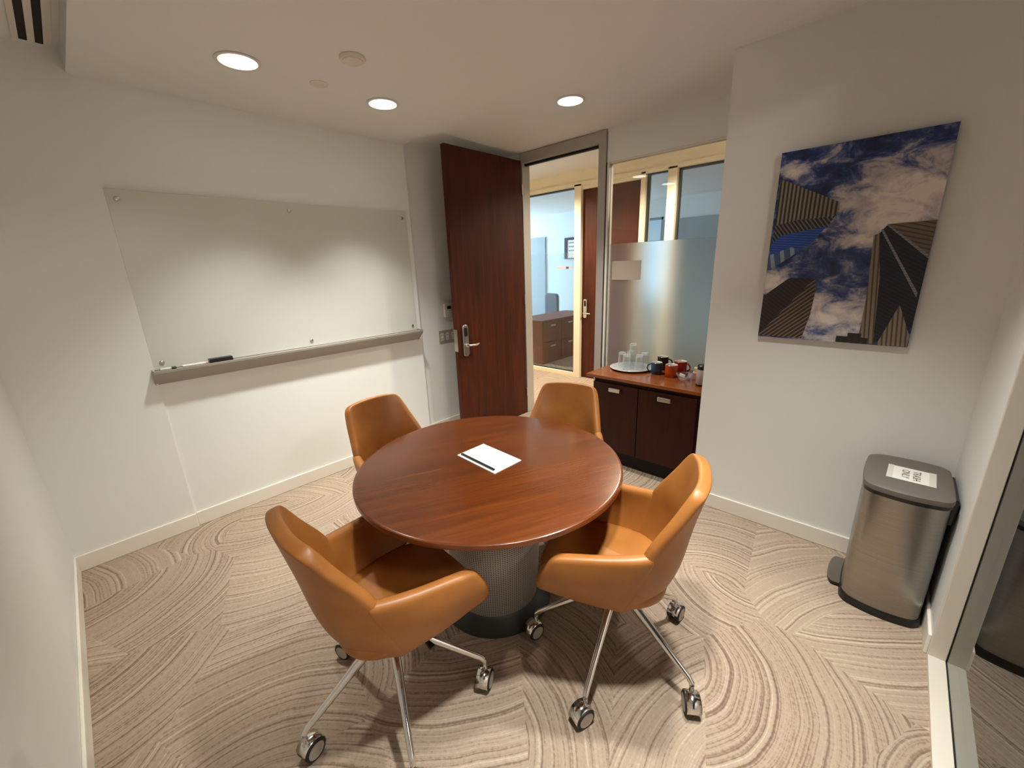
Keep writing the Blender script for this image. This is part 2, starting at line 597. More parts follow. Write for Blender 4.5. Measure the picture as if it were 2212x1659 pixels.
# door wall: left jamb wall, lintel over door and side light
bm = newbm()
box(bm, (-0.06, YD, 0), (0.285, YD + 0.1, TOP))
box(bm, (0.285, YD, 2.60), (1.24, YD + 0.1, TOP))
box(bm, (1.24, YD, 2.372), (XE, YD + 0.1, TOP))
struct('wall_back', bm, 'wall', 'white wall and lintel around the doorway and side light', 'wall')

# ceilings
bm = newbm()
box(bm, (0.0, YS, H1), (XR, Y1, H1 + 0.2))
box(bm, (-0.06, Y1, H2), (XR, YD + 0.1, H2 + 0.2))
box(bm, (0.0, 0.0, H0), (XR, YS, H0 + 0.2))
struct('ceiling', bm, 'ceil', 'white plaster ceiling with a raised strip over the doorway', 'ceiling')

# baseboards
def baseboard(name, segs, label):
    bm = newbm()
    for lo, hi in segs:
        box(bm, lo, hi)
    return struct(name, bm, 'trimw', label, 'baseboard', bevel=0.004)
baseboard('baseboard_left', [((0.014, 0.0, 0), (0.026, 0.566, HB)), ((0.0, 0.566, 0), (0.012, Y1, HB)), ((-0.06, Y1, 0), (-0.048, YD, HB))], 'cream baseboard along the whiteboard wall')
baseboard('baseboard_near', [((0.026, 0.0, 0), (2.6, 0.012, HB))], 'cream baseboard along the near wall at left')
baseboard('baseboard_art', [((XE, YA - 0.012, 0), (XR, YA, HB)), ], 'cream baseboard under the skyscraper print')
baseboard('baseboard_right', [((XR - 0.012, 2.375, 0), (XR, YA - 0.012, HB))], 'short cream baseboard behind the steel bin')

# ------------------------------------------------------------------ right glazed panel (window_1)
bm = newbm()
y0, y1 = -0.14, 2.367
def ring_frame(bm, x0, x1, w, mi=0):
    box(bm, (x0, y0, 0.0), (x1, y1, 0.018), mi)
    box(bm, (x0, y0, 2.5 - 0.02), (x1, y1, 2.5), mi)
    box(bm, (x0, y1 - w, 0.018), (x1, y1, 2.48), mi)
    box(bm, (x0, y0, 0.018), (x1, y0 + w, 2.48), mi)
ring_frame(bm, 3.49, 3.541, 0.012)
ring_frame(bm, 3.551, 3.60, 0.012)
window1 = struct('window_1', bm, 'framew', 'tall glazed panel in cream frame at the right edge', 'window', bevel=0.002)
bm = newbm(); ring_frame(bm, 3.541, 3.551, 0.008)
obj('gasket', bm, 'rubber', window1)
bm = newbm(); box(bm, (3.543, y0 + 0.01, 0.016), (3.549, y1 - 0.01, 2.48))
obj('pane', bm, 'glass', window1)

# neighbouring space; wall tone and dark strip stand for the bin's reflection
bm = newbm(); box(bm, (3.65, 2.54, 0), (6.0, 2.62, TOP))
struct('wall_neighbour', bm, 'greyrefl', 'grey wall beyond the glazed panel, coloured as the bin reflection', 'wall')
bm = newbm(); box(bm, (3.65, 2.525, 0), (6.0, 2.54, 0.038))
struct('reflection_strip', bm, 'dkrefl', 'dark strip beyond the glass standing for the bin reflection', 'baseboard')
bm = newbm()
box(bm, (5.9, -0.6, 0), (6.0, 2.54, TOP)); box(bm, (3.65, -0.6, 0), (5.9, -0.5, TOP)); box(bm, (3.65, -0.5, 2.7), (5.9, 2.54, 2.8))
struct('wall_neighbour_end', bm, 'wall2', 'pale far walls of the room beyond the right glass', 'wall')

# ------------------------------------------------------------------ door set: frame, open leaf, side light
bm = newbm()
box(bm, (0.285, YD - 0.004, 0), (0.318, YD + 0.104, 2.60))            # hinge jamb
box(bm, (1.168, YD - 0.02, 0), (1.236, YD + 0.11, 2.612))             # post
box(bm, (0.285, YD - 0.012, 2.525), (1.168, YD + 0.104, 2.612))       # head
frame = struct('trim_1', bm, 'alu', 'grey metal door frame and post between doorway and side light', 'door frame', bevel=0.002)
bm = newbm(); box(bm, (0.318, YD + 0.03, 2.505), (1.168, YD + 0.06, 2.53)); box(bm, (1.236, YD - 0.006, 0), (1.243, YD + 0.06, 2.372))
obj('seal', bm, 'rubber', frame)

leaf = thing('door_1', 'tall dark walnut door standing open against the left wall', 'door', (0.313, 3.545, 0))
leaf['kind'] = 'structure'
bm = newbm(); box(bm, (-0.044, -0.925, 0.012), (0.0, 0.0, 2.548))
obj('door_leaf', bm, 'walnut', leaf, bevel=0.002)
bm = newbm(); box(bm, (-0.046, -0.9262, 0.855), (0.001, -0.922, 1.055))
obj('latch_plate', bm, 'nickel', leaf)
# card lock + lever (room side = +x face)
bm = newbm(); prism(bm, rrect(-0.868, 0.80, -0.802, 1.09, 0.028, 6), 0.0, 0.016)
bmesh.ops.transform(bm, matrix=Matrix(((0, 0, 1, 0), (1, 0, 0, 0), (0, 1, 0, 0), (0, 0, 0, 1))), verts=bm.verts)
lock = obj('lock_plate', bm, 'nickel', leaf, smooth=True, bevel=0.004)
bm = newbm(); prism(bm, rrect(-0.852, 0.985, -0.818, 1.065, 0.012, 5), 0.0155, 0.021)
bmesh.ops.transform(bm, matrix=Matrix(((0, 0, 1, 0), (1, 0, 0, 0), (0, 1, 0, 0), (0, 0, 0, 1))), verts=bm.verts)
obj('card_reader', bm, 'black', lock)
bm = newbm(); lathe(bm, [(0.018, 0.012), (0.018, 0.03), (0.011, 0.034), (0.010, 0.058)], 20, (0, -0.835, 0.905), axis='x')
tube(bm, [(0.055, -0.838, 0.905), (0.058, -0.80, 0.903), (0.057, -0.75, 0.899), (0.053, -0.715, 0.906)], [0.010, 0.0105, 0.0095, 0.008], 12)
obj('door_handle', bm, 'chrome', leaf, smooth=True)
bm = newbm()
for z in (0.25, 1.25, 2.3):
    lathe(bm, [(0.008, -0.05), (0.008, 0.05)], 12, (0.006, 0.004, z))
obj('hinge', bm, 'nickel', leaf, smooth=True)

bm = newbm()
box(bm, (1.243, YD - 0.004, 0), (1.262, YD + 0.06, 2.372)); box(bm, (1.262, YD + 0.01, 2.360), (XE, YD + 0.05, 2.372)); box(bm, (1.262, YD + 0.0, 0), (XE, YD + 0.06, 0.03))
w2 = struct('window_2', bm, 'trimw', 'glass side light with frosted lower part behind the wooden cabinet', 'window')
bm = newbm(); box(bm, (1.262, YD + 0.022, 0.03), (XE, YD + 0.030, 2.362)); obj('pane', bm, 'glass', w2)
bm = newbm(); box(bm, (1.262, YD + 0.014, 0.03), (XE, YD + 0.020, 1.738)); obj('frosted_film', bm, 'frost', w2)

bm = newbm(); prism(bm, rrect(1.312, 1.443, 1.572, 1.598, 0.004, 3), 0, 0.006)
bmesh.ops.transform(bm, matrix=Matrix(((1, 0, 0, 0), (0, 0, -1, YD + 0.012), (0, 1, 0, 0), (0, 0, 0, 1))), verts=bm.verts)
tag(obj('sign_plate', bm, 'gray'), 'blank beige rectangular plate stuck on the frosted glass', 'sign plate')

# ------------------------------------------------------------------ corridor and offices opposite
CH = 2.735
bm = newbm(); box(bm, (-5.0, YD + 0.1, CH), (5.0, YO, CH + 0.1))
struct('ceiling_corridor', bm, 'ceil', 'white corridor ceiling seen over the doorway', 'ceiling')
bm = newbm()
box(bm, (-5.1, YD + 0.1, 0), (-5.0, YO, TOP)); box(bm, (5.0, YD + 0.1, 0), (5.1, YO, TOP))
struct('wall_corridor', bm, 'cream', 'cream end walls of the corridor', 'wall')
bm = newbm()
box(bm, (-5.0, YD + 0.1, 0), (-0.15, YD + 0.2, TOP)); box(bm, (XR + 0.16, YD, 0), (5.0, YD + 0.1, TOP))
struct('wall_corridor_near', bm, 'cream', 'corridor side of the room wall', 'wall')
bm = newbm(); box(bm, (-5.0, YO, 2.575), (5.0, YO + 0.14, TOP))
struct('trim_2', bm, 'cream', 'cream bulkhead above the glazed office front', 'bulkhead')
bm = newbm()
for x0, x1 in ((-0.165, -0.062), (0.757, 0.812), (1.075, 1.176)):
    box(bm, (x0, YO - 0.02, 0), (x1, YO + 0.14, 2.575))
box(bm, (-5.0, YO - 0.02, 2.555), (5.0, YO + 0.02, 2.60)); box(bm, (-5.0, YO - 0.01, 0), (-0.165, YO + 0.12, 0.05))
box(bm, (-0.062, YO, 2.51), (0.757, YO + 0.12, 2.56))
struct('trim_3', bm, 'cream', 'cream office front framing across the corridor', 'frame')
def office_pane(name, x0, x1, label, band):
    bm = newbm()
    box(bm, (x0, YO + 0.03, 2.535), (x1, YO + 0.08, 2.555)); box(bm, (x0, YO + 0.03, 0.05), (x1, YO + 0.08, 0.06))
    box(bm, (x0, YO + 0.03, 0.06), (x0 + 0.02, YO + 0.08, 2.535))
    w = struct(name, bm, 'dkgrey', label, 'window')
    bm = newbm(); box(bm, (x0, YO + 0.05, 0.06), (x1, YO + 0.058, 2.535)); obj('pane', bm, 'glassg', w)
    bm = newbm(); box(bm, (x0 + 0.02, YO + 0.042, band[0]), (x1 - 0.001, YO + 0.048, band[1])); obj('frosted_band', bm, 'frost2', w)
    return w
office_pane('window_3', -2.6, -0.165, 'glazed office front left of the walnut door across the corridor', (0.86, 1.74))
office_pane('window_4', 0.812, 1.075, 'narrow glass strip right of the walnut door across the corridor', (0.06, 1.74))
office_pane('window_5', 1.176, 4.98, 'wide office pane at right across the corridor', (0.06, 1.74))
bm = newbm(); box(bm, (-5.0, YO + 0.03, 0), (-2.6, YO + 0.1, 2.56))
struct('wall_office_front', bm, 'cream', 'cream wall left of the office glazing', 'wall')

d2 = thing('door_2', 'closed walnut office door across the corridor with card lock', 'door', (-0.06, YO + 0.03, 0))
d2['kind'] = 'structure'
bm = newbm(); box(bm, (0, 0, 0.008), (0.815, 0.045, 2.508)); obj('door_leaf', bm, 'walnut', d2)
bm = newbm(); prism(bm, rrect(0.032, 0.86, 0.088, 1.12, 0.024, 5), 0, 0.018)
bmesh.ops.transform(bm, matrix=Matrix(((1, 0, 0, 0), (0, 0, -1, 0), (0, 1, 0, 0), (0, 0, 0, 1))), verts=bm.verts)
lk = obj('lock_plate', bm, 'nickel', d2, smooth=True)
bm = newbm(); prism(bm, rrect(0.046, 1.02, 0.074, 1.10, 0.012, 4), 0.017, 0.024)
bmesh.ops.transform(bm, matrix=Matrix(((1, 0, 0, 0), (0, 0, -1, 0), (0, 1, 0, 0), (0, 0, 0, 1))), verts=bm.verts)
obj('card_reader', bm, 'black', lk)
bm = newbm(); tube(bm, [(0.06, -0.018, 0.93), (0.06, -0.055, 0.93), (0.10, -0.058, 0.93), (0.165, -0.05, 0.925)], [0.012, 0.011, 0.010, 0.008], 10)
obj('door_handle', bm, 'chrome', d2, smooth=True)

# office shell
bm = newbm()
WX0, WX1, WZ0, WZ1 = -0.84, -0.20, 0.8, 2.36
box(bm, (-6.1, 8.0, 0), (WX0, 8.1, TOP)); box(bm, (WX1, 8.0, 0), (5.1, 8.1, TOP))
box(bm, (WX0, 8.0, 0), (WX1, 8.1, WZ0)); box(bm, (WX0, 8.0, WZ1), (WX1, 8.1, TOP))
struct('wall_office_back', bm, 'office', 'pale blue lit back wall of the office across the corridor', 'wall')
bm = newbm(); box(bm, (-6.1, YO + 0.14, 0), (-6.0, 8.0, 0.7)); box(bm, (-6.1, YO + 0.14, 2.5), (-6.0, 8.0, TOP)); box(bm, (5.0, YO + 0.14, 0), (5.1, 8.0, TOP))
box(bm, (-6.1, YO + 0.04, 0), (-5.0, YO + 0.14, TOP))
struct('wall_office_side', bm, 'office', 'pale side walls of the office across the corridor', 'wall')
bm = newbm(); box(bm, (-6.0, YO + 0.14, 2.66), (5.0, 8.0, 2.76))
struct('ceiling_office', bm, 'ceil', 'white office ceiling across the corridor', 'ceiling')
bm = newbm()
box(bm, (WX0, 8.02, WZ0), (WX0 + 0.05, 8.08, WZ1)); box(bm, (WX1 - 0.05, 8.02, WZ0), (WX1, 8.08, WZ1))
box(bm, (WX0, 8.02, 1.86), (WX1, 8.08, 1.96)); box(bm, (WX0, 8.02, WZ1 - 0.04), (WX1, 8.08, WZ1)); box(bm, (WX0, 8.02, WZ0), (WX1, 8.08, WZ0 + 0.04))
w6 = struct('window_6', bm, 'teal', 'bright daylight window at the back of the office', 'window')
bm = newbm(); box(bm, (WX0 + 0.05, 8.048, WZ0 + 0.04), (WX1 - 0.05, 8.052, WZ1 - 0.04)); obj('pane', bm, 'glassg', w6)
bm = newbm(); box(bm, (-6.0, 7.97, 0.0), (-2.92, 8.0, 2.2))
struct('trim_4', bm, 'accent', 'blue grey accent panel on the office back wall', 'wall panel')
bm = newbm(); box(bm, (-0.2, 7.98, 0.0), (5.0, 8.0, 2.3))
struct('trim_5', bm, 'accent', 'grey panel right of the office window', 'wall panel')

# office furniture behind the glass
cab = thing('filing_cabinet', 'low walnut filing cabinet behind the glass across the corridor', 'cabinet', (-1.62, 5.44, 0))
bm = newbm(); box(bm, (0, 0, 0.0), (0.63, 1.5, 0.70)); box(bm, (-0.01, -0.012, 0.70), (0.645, 1.51, 0.725))
obj('body', bm, 'walnut_red', cab, bevel=0.002)
for j, (ya, yb) in enumerate(((0.02, 0.49), (0.51, 0.98), (1.0, 1.48))):
    for k, (za, zb) in enumerate(((0.37, 0.69), (0.04, 0.35))):
        bm = newbm(); box(bm, (0.63, ya, za), (0.648, yb, zb))
        dr = obj('drawer', bm, 'walnut_red', cab, bevel=0.002)
        bm = newbm(); box(bm, (0.648, (ya + yb) / 2 - 0.06, zb - 0.07), (0.668, (ya + yb) / 2 + 0.06, zb - 0.05))
        obj('handle', bm, 'nickel', dr)
ch = thing('office_chair', 'dark blue office chair behind the filing cabinet across the corridor', 'chair', (-2.1, 7.45, 0), R(160))
bm = newbm(); prism(bm, rrect(-0.24, 0.50, 0.24, 1.02, 0.09, 6), 0, 0.06)
bmesh.ops.transform(bm, matrix=Matrix(((1, 0, 0, 0), (0, 0, -1, 0.25), (0, 1, 0, 0), (0, 0, 0, 1))), verts=bm.verts)
obj('backrest', bm, 'navy', ch, smooth=True, bevel=0.015)
bm = newbm(); prism(bm, rrect(-0.25, -0.27, 0.25, 0.22, 0.09, 6), 0.42, 0.50)
obj('seat', bm, 'navy', ch, smooth=True, bevel=0.015)
bm = newbm(); lathe(bm, [(0.03, 0.08), (0.03, 0.42)], 16)
for k in range(5):
    a = 2 * PI * k / 5
    tube(bm, [(0, 0, 0.10), (0.28 * math.cos(a), 0.28 * math.sin(a), 0.03)], [0.022, 0.02], 8)
obj('base', bm, 'black', ch, smooth=True)
fp = thing('framed_print', 'dark framed print on the office back wall across the corridor', 'picture', (-2.36, 7.985, 1.72))
bm = newbm()
for lo, hi in (((-0.02, -0.02, -0.02), (0.06, 0.0, 0.42)), ((0.34, -0.02, -0.02), (0.46, 0.0, 0.42)), ((0.06, -0.02, 0.37), (0.34, 0.0, 0.42)), ((0.06, -0.02, -0.02), (0.34, 0.0, 0.0))):
    box(bm, lo, hi)
obj('frame', bm, 'navy', fp)
bm = newbm(); box(bm, (0.06, -0.012, 0.0), (0.34, -0.004, 0.37), 0)
for z in (0.30, 0.22, 0.14):
    box(bm, (0.09, -0.014, z), (0.30, -0.012, z + 0.03), 1)
obj('picture', bm, ['paper', 'accent'], fp)
bm = newbm()
box(bm, (-0.50, YO + 0.036, 1.528), (-0.34, YO + 0.040, 1.556), 0)
box(bm, (-0.34, YO + 0.036, 1.528), (-0.29, YO + 0.040, 1.556), 1)
box(bm, (-0.29, YO + 0.036, 1.528), (-0.24, YO + 0.040, 1.556), 0)
tag(obj('door_sticker', bm, ['pink', 'ink']), 'small pinkish and dark sticker strip on the office glass', 'sticker')

# ------------------------------------------------------------------ round table
TC = (1.922, 1.452)
t = thing('round_table', 'round cherry wood meeting table on a perforated drum pedestal', 'table', (TC[0], TC[1], 0))
TR = 0.590
bm = newbm()
lathe(bm, [(TR - 0.012, 0.706), (TR - 0.001, 0.714), (TR, 0.722), (TR - 0.0015, 0.732)], 128, cap0=True, cap1=False, mi=1)
lathe(bm, [(TR - 0.0015, 0.732), (TR - 0.006, 0.7345), (TR - 0.014, 0.735)], 128, cap0=False, cap1=True, mi=0)
top = obj('tabletop', bm, ['table', 'tedge'], t, smooth=True)
top.rotation_euler = (0, 0, R(64))
bm = newbm(); lathe(bm, [(0.205, 0.055), (0.208, 0.07), (0.225, 0.40), (0.235, 0.70), (0.235, 0.706)], 72)
obj('pedestal', bm, 'mesh', t, smooth=True)
bm = newbm(); lathe(bm, [(0.267, 0.0), (0.270, 0.008), (0.267, 0.018), (0.215, 0.045), (0.207, 0.058)], 72)
obj('base_plate', bm, 'dkgrey', t, smooth=True)

bm = newbm()
A, B, Cc, D = (1.765, 1.393), (2.029, 1.378), (2.034, 1.544), (1.769, 1.558)
prism(bm, [A, B, Cc, D], 0.7352, 0.7385)
tag(obj('notepad', bm, 'paper'), 'white notepad lying at the centre of the round table', 'notepad')
bm = newbm()
prism(bm, [(1.778, 1.4035), (2.010, 1.3895), (2.0108, 1.4005), (1.7788, 1.4145)], 0.7386, 0.7462)
tag(obj('pen', bm, 'black', bevel=0.002), 'flat black pen lying along the edge of the white notepad', 'pen')

# ------------------------------------------------------------------ conference chairs
def lerp(a, b, k):
    return a + (b - a) * k
def make_chair(label):
    c = thing('conference_chair', label, 'chair', (0, 0, 0), 0, 'tan leather conference chairs')
    # backrest: x lateral, y forward
    rows = []
    prof = [(0.362, 0.160, -0.080, 0.070), (0.386, 0.190, -0.132, 0.110), (0.44, 0.206, -0.178, 0.135), (0.52, 0.218, -0.210, 0.138),
            (0.605, 0.222, -0.226, 0.132), (0.67, 0.216, -0.236, 0.120), (0.73, 0.202, -0.248, 0.090), (0.79, 0.189, -0.261, 0.060),
            (0.842, 0.176, -0.272, 0.040), (0.876, 0.166, -0.279, 0.028), (0.890, 0.142, -0.282, 0.018)]
    nU = 16
    for z, hw, yc, wr in prof:
        r = []
        for i in range(nU + 1):
            s = -1 + 2 * i / nU
            r.append((hw * s, yc + wr * abs(s) ** 2.6, z - (0.01 * s * s if z > 0.87 else 0)))
        rows.append(r)
    bm = newbm(); grid(bm, rows)
    b = obj('backrest', bm, 'leather', c)
    m = b.modifiers.new('sol', 'SOLIDIFY'); m.thickness = 0.044; m.offset = 1 if False else 0
    subsurf(b, 2)
    # piping along backrest sides
    for sgn in (-1, 1):
        # arm
        rows = []
        nT, nV = 10, 7
        for j in range(nV + 1):
            v = j / nV
            r = []
            for i in range(nT + 1):
                k = i / nT
                xt, yt, zt = lerp(0.200, 0.278, k ** 0.75), lerp(-0.150, 0.192, k), lerp(0.660, 0.640, k) - 0.012 * (k ** 6) - 0.006 * math.sin(PI * k)
                xb, yb, zb = lerp(0.158, 0.230, k ** 0.8), lerp(-0.060, 0.262, k), lerp(0.372, 0.462, k ** 1.15)
                bul = math.sin(PI * min(1, v * 0.9 + 0.08)) * 0.030
                x = lerp(xb, xt, v ** 0.8) + bul * (0.35 + 0.65 * min(1, k * 2.2))
                y = lerp(yb, yt, v) + 0.012 * math.sin(PI * v) * k
                z = lerp(zb, zt, v)
                r.append((sgn * x, y, z))
            rows.append(r)
        bm = newbm(); grid(bm, rows)
        a = obj('armrest', bm, 'leather', c)
        m = a.modifiers.new('sol', 'SOLIDIFY'); m.thickness = 0.046; m.offset = 0
        subsurf(a, 2)
    # seat cushion
    bm = newbm()
    def seat_outline(g):
        P = []
        for i in range(40):
            a = 2 * PI * i / 40
            ca, sa = math.cos(a), math.sin(a)
            ex = 0.62
            x = 0.222 * math.copysign(abs(ca) ** ex, ca)
            y = 0.052 + 0.245 * math.copysign(abs(sa) ** ex, sa)
            x *= lerp(0.88, 1.04, (y + 0.2) / 0.46)
            P.append((x * g, 0.052 + (y - 0.052) * g))
        return P
    loft(bm, [seat_outline(g) for g in (0.72, 0.92, 0.985, 1.0, 0.985, 0.94, 0.80, 0.4)], [0.375, 0.392, 0.412, 0.432, 0.452, 0.464, 0.472, 0.474])
    obj('seat', bm, 'leather', c, smooth=True)
    bm = newbm()
    loft(bm, [[(x * 0.60, y * 0.55 - 0.01) for x, y in seat_outline(1.0)], [(x * 0.80, y * 0.78) for x, y in seat_outline(1.0)]], [0.358, 0.385])
    obj('seat_pan', bm, 'leather', c, smooth=True)
    bm = newbm(); box(bm, (-0.09, -0.10, 0.332), (0.09, 0.10, 0.352)); lathe(bm, [(0.032, 0.25), (0.034, 0.33), (0.05, 0.335)], 24)
    obj('column', bm, 'black', c, smooth=True, bevel=0.004)
    bm = newbm(); tube(bm, [(0.06, 0.03, 0.345), (0.15, 0.05, 0.345), (0.20, 0.055, 0.338)], [0.006, 0.006, (0.013, 0.006)], 8)
    obj('lever', bm, 'black', c, smooth=True)
    return c

def make_base(c, ang, swivels):
    """five chrome legs and casters at their own swivel; local angles"""
    out = []
    for k in range(5):
        a = ang + R(72) * k
        d = Vector((math.cos(a), math.sin(a), 0))
        bm = newbm()
        tube(bm, [d * 0.02 + Vector((0, 0, 0.318)), d * 0.05 + Vector((0, 0, 0.305)), d * 0.20 + Vector((0, 0, 0.205)), d * 0.320 + Vector((0, 0, 0.128)), d * 0.333 + Vector((0, 0, 0.112)), d * 0.335 + Vector((0, 0, 0.098))],
             [(0.018, 0.020), (0.018, 0.020), (0.0135, 0.015), (0.0105, 0.011), (0.010, 0.0105), 0.0085], 14)
        obj('leg', bm, 'chrome', c, smooth=True)
        p = d * 0.335
        w = a + swivels[k]
        ax = Vector((-math.sin(w), math.cos(w), 0))      # axle direction
        fw = Vector((math.cos(w), math.sin(w), 0))
        ctr = p - fw * 0.014 + Vector((0, 0, 0.0375))
        mtx = Matrix.Translation(ctr) @ Matrix((ax, fw, Vector((0, 0, 1)))).transposed().to_4x4()
        # hood / fork
        bm = newbm()
        lathe(bm, [(0.0085, 0.028), (0.0085, 0.066)], 14, (0, 0.014, 0))
        pts = [(0.0405 * math.cos(q), 0.0405 * math.sin(q)) for q in [R(x) for x in range(15, 200, 12)]]
        inner = [(0.036 * math.cos(q), 0.036 * math.sin(q)) for q in [R(x) for x in range(195, 10, -12)]]
        rows = [[(xx, y, z) for (y, z) in pts] for xx in (-0.024, 0.024)]
        grid(bm, rows)
        box(bm, (-0.007, -0.02, -0.012), (0.007, 0.026, 0.034))
        bmesh.ops.transform(bm, matrix=mtx, verts=bm.verts)
        cs = obj('caster', bm, 'chrome', c, smooth=True)
        s = cs.modifiers.new('sol', 'SOLIDIFY'); s.thickness = 0.0022
        for sx in (-1, 1):
            bm = newbm()
            lathe(bm, [(0.024, sx * 0.009), (0.036, sx * 0.009), (0.0375, sx * 0.013), (0.0375, sx * 0.023), (0.035, sx * 0.0275), (0.0285, sx * 0.0285)], 32, axis='x', cap0=True, cap1=False, mi=0)
            lathe(bm, [(0.0285, sx * 0.0285), (0.027, sx * 0.0275), (0.015, sx * 0.0285), (0.004, sx * 0.029)], 32, axis='x', cap0=False, cap1=True, mi=1)
            bmesh.ops.transform(bm, matrix=mtx, verts=bm.verts)
            obj('wheel', bm, ['rubber', 'plastg'], cs, smooth=True)

# local +y is forward: heading h (world angle of forward) -> rz = h - 90deg
def hz(deg):
    return R(deg - 90)
GRP = 'tan leather conference chairs'
specs = [
    ((2.517, 1.567), 201, 'tan conference chair right of the table, nearest the steel bin', (-78,), (R(150), R(130), R(200), R(40), R(230))),
    ((1.994, 0.848), 86, 'tan conference chair in the foreground at the left, back turned to view', (-96,), (R(20), R(160), R(70), R(120), R(10))),
    ((1.320, 1.376), 3, 'tan conference chair between the table and the whiteboard wall', (40,), (R(30), R(140), R(70), R(10), R(200))),
    ((1.870, 2.030), -70, 'tan conference chair in shade on the doorway side of the table', (-50,), (R(60), R(100), R(20), R(80), R(150))),
]
for i, (p, h, lab, angs, sw) in enumerate(specs):
    if i == 0:
        proto = make_chair(lab)
        c = proto
        c.location = (p[0], p[1], 0); c.rotation_euler = (0, 0, hz(h))
        chairs = [c]
    else:
        c = dup(proto, (p[0], p[1], 0), hz(h), lab)
        chairs.append(c)
for c, (p, h, lab, angs, sw) in zip(chairs, specs):
    make_base(c, R(angs[0]) - hz(h), sw)
    del c['group']

# ------------------------------------------------------------------ whiteboard and ledge
wb = thing('glass_whiteboard', 'large frameless glass whiteboard on the left wall above the ledge', 'whiteboard', (0, 0, 0))
bm = newbm(); box(bm, (0.008, 0.563, 1.064), (0.014, 2.405, 2.052))
obj('board', bm, 'wboard', wb, bevel=0.001)
for y in (0.605, 1.477, 2.36):
    for z in (2.003, 1.105):
        bm = newbm(); lathe(bm, [(0.010, 0.001), (0.010, 0.012), (0.012, 0.0141), (0.012, 0.019), (0.009, 0.021)], 20, (0.0, y, z), axis='x')
        obj('standoff', bm, 'nickel', wb, smooth=True)
lg = thing('marker_ledge', 'long grey metal marker ledge under the glass whiteboard', 'ledge', (0, 0, 0))
bm = newbm()
sec = [(0.0, 0.975), (0.006, 0.975), (0.088, 1.050), (0.091, 1.053), (0.091, 1.066), (0.088, 1.068), (0.085, 1.062), (0.0, 1.062)]
va = [bm.verts.new((x, 0.552, z)) for x, z in sec]; vb = [bm.verts.new((x, 2.412, z)) for x, z in sec]
bm.faces.new(va); bm.faces.new(vb[::-1])
for i in range(len(sec)):
    j = (i + 1) % len(sec)
    bm.faces.new((va[i], va[j], vb[j], vb[i]))
obj('tray', bm, 'ledge', lg)
for y in (0.549, 2.412):
    bm = newbm()
    ec = [(0.0, 0.970), (0.008, 0.970), (0.0925, 1.047), (0.0925, 1.070), (0.0, 1.070)]
    va = [bm.verts.new((x, y, z)) for x, z in ec]; vb = [bm.verts.new((x, y + 0.003, z)) for x, z in ec]
    bm.faces.new(va); bm.faces.new(vb[::-1])
    for i in range(len(ec)):
        j = (i + 1) % len(ec)
        bm.faces.new((va[i], va[j], vb[j], vb[i]))
    obj('end_cap', bm, 'ledge', lg)
bm = newbm(); box(bm, (0.03, 0.826, 1.0625), (0.075, 0.952, 1.090), 0); box(bm, (0.03, 0.826, 1.0622), (0.075, 0.952, 1.068), 1)
er = obj('board_eraser', bm, ['black', 'plasticw'], bevel=0.003)
tag(er, 'black felt eraser resting on the marker ledge', 'eraser')
MK = 'dry erase markers on the ledge'
for k, (y, lab, cm) in enumerate(((0.585, 'white marker with dark cap at the left end of the ledge', 'dkgrey'),
                                  (0.69, 'white marker lying in the middle of the three on the ledge', 'plasticw'),
                                  (0.775, 'white marker with pinkish cap next to the black eraser', 'pink'))):
    mk = thing('marker', lab, 'marker', (0.058, y, 1.0705))
    L = 0.075 if k == 0 else 0.10 if k == 1 else 0.045
    bm = newbm(); lathe(bm, [(0.0075, 0), (0.008, 0.003), (0.008, L * 0.68)], 16, axis='y'); obj('barrel', bm, 'plasticw', mk, smooth=True)
    bm = newbm(); lathe(bm, [(0.0085, L * 0.68), (0.0085, L * 0.97), (0.006, L)], 16, axis='y'); obj('cap', bm, cm, mk, smooth=True)

# ------------------------------------------------------------------ wall fittings by the door
th = thing('thermostat', 'white thermostat on the wall beside the open door', 'thermostat', (-0.06, 2.815, 1.195))
bm = newbm(); box(bm, (0, -0.043, -0.066), (0.028, 0.043, 0.066)); obj('housing', bm, 'plasticw', th, bevel=0.006)
bm = newbm(); box(bm, (0.0275, -0.014, 0.012), (0.0295, 0.030, 0.040)); obj('display', bm, 'black', th)
sp = thing('outlet_plate', 'wide multi gang outlet plate on the wall below the thermostat', 'outlet plate', (-0.06, 2.83, 0.943))
bm = newbm(); box(bm, (0, -0.135, -0.062), (0.007, 0.135, 0.062)); obj('plate', bm, 'plastg', sp, bevel=0.002)
for k in range(4):
    y = -0.10 + 0.066 * k
    bm = newbm(); box(bm, (0.0068, y - 0.018, -0.036), (0.009, y + 0.018, 0.036), 0)
    for z in (0.016, -0.020):
        box(bm, (0.0088, y - 0.009, z - 0.006), (0.0094, y - 0.005, z + 0.006), 1)
        box(bm, (0.0088, y + 0.005, z - 0.006), (0.0094, y + 0.009, z + 0.006), 1)
    obj('socket', bm, ['plasticw', 'slot'], sp)

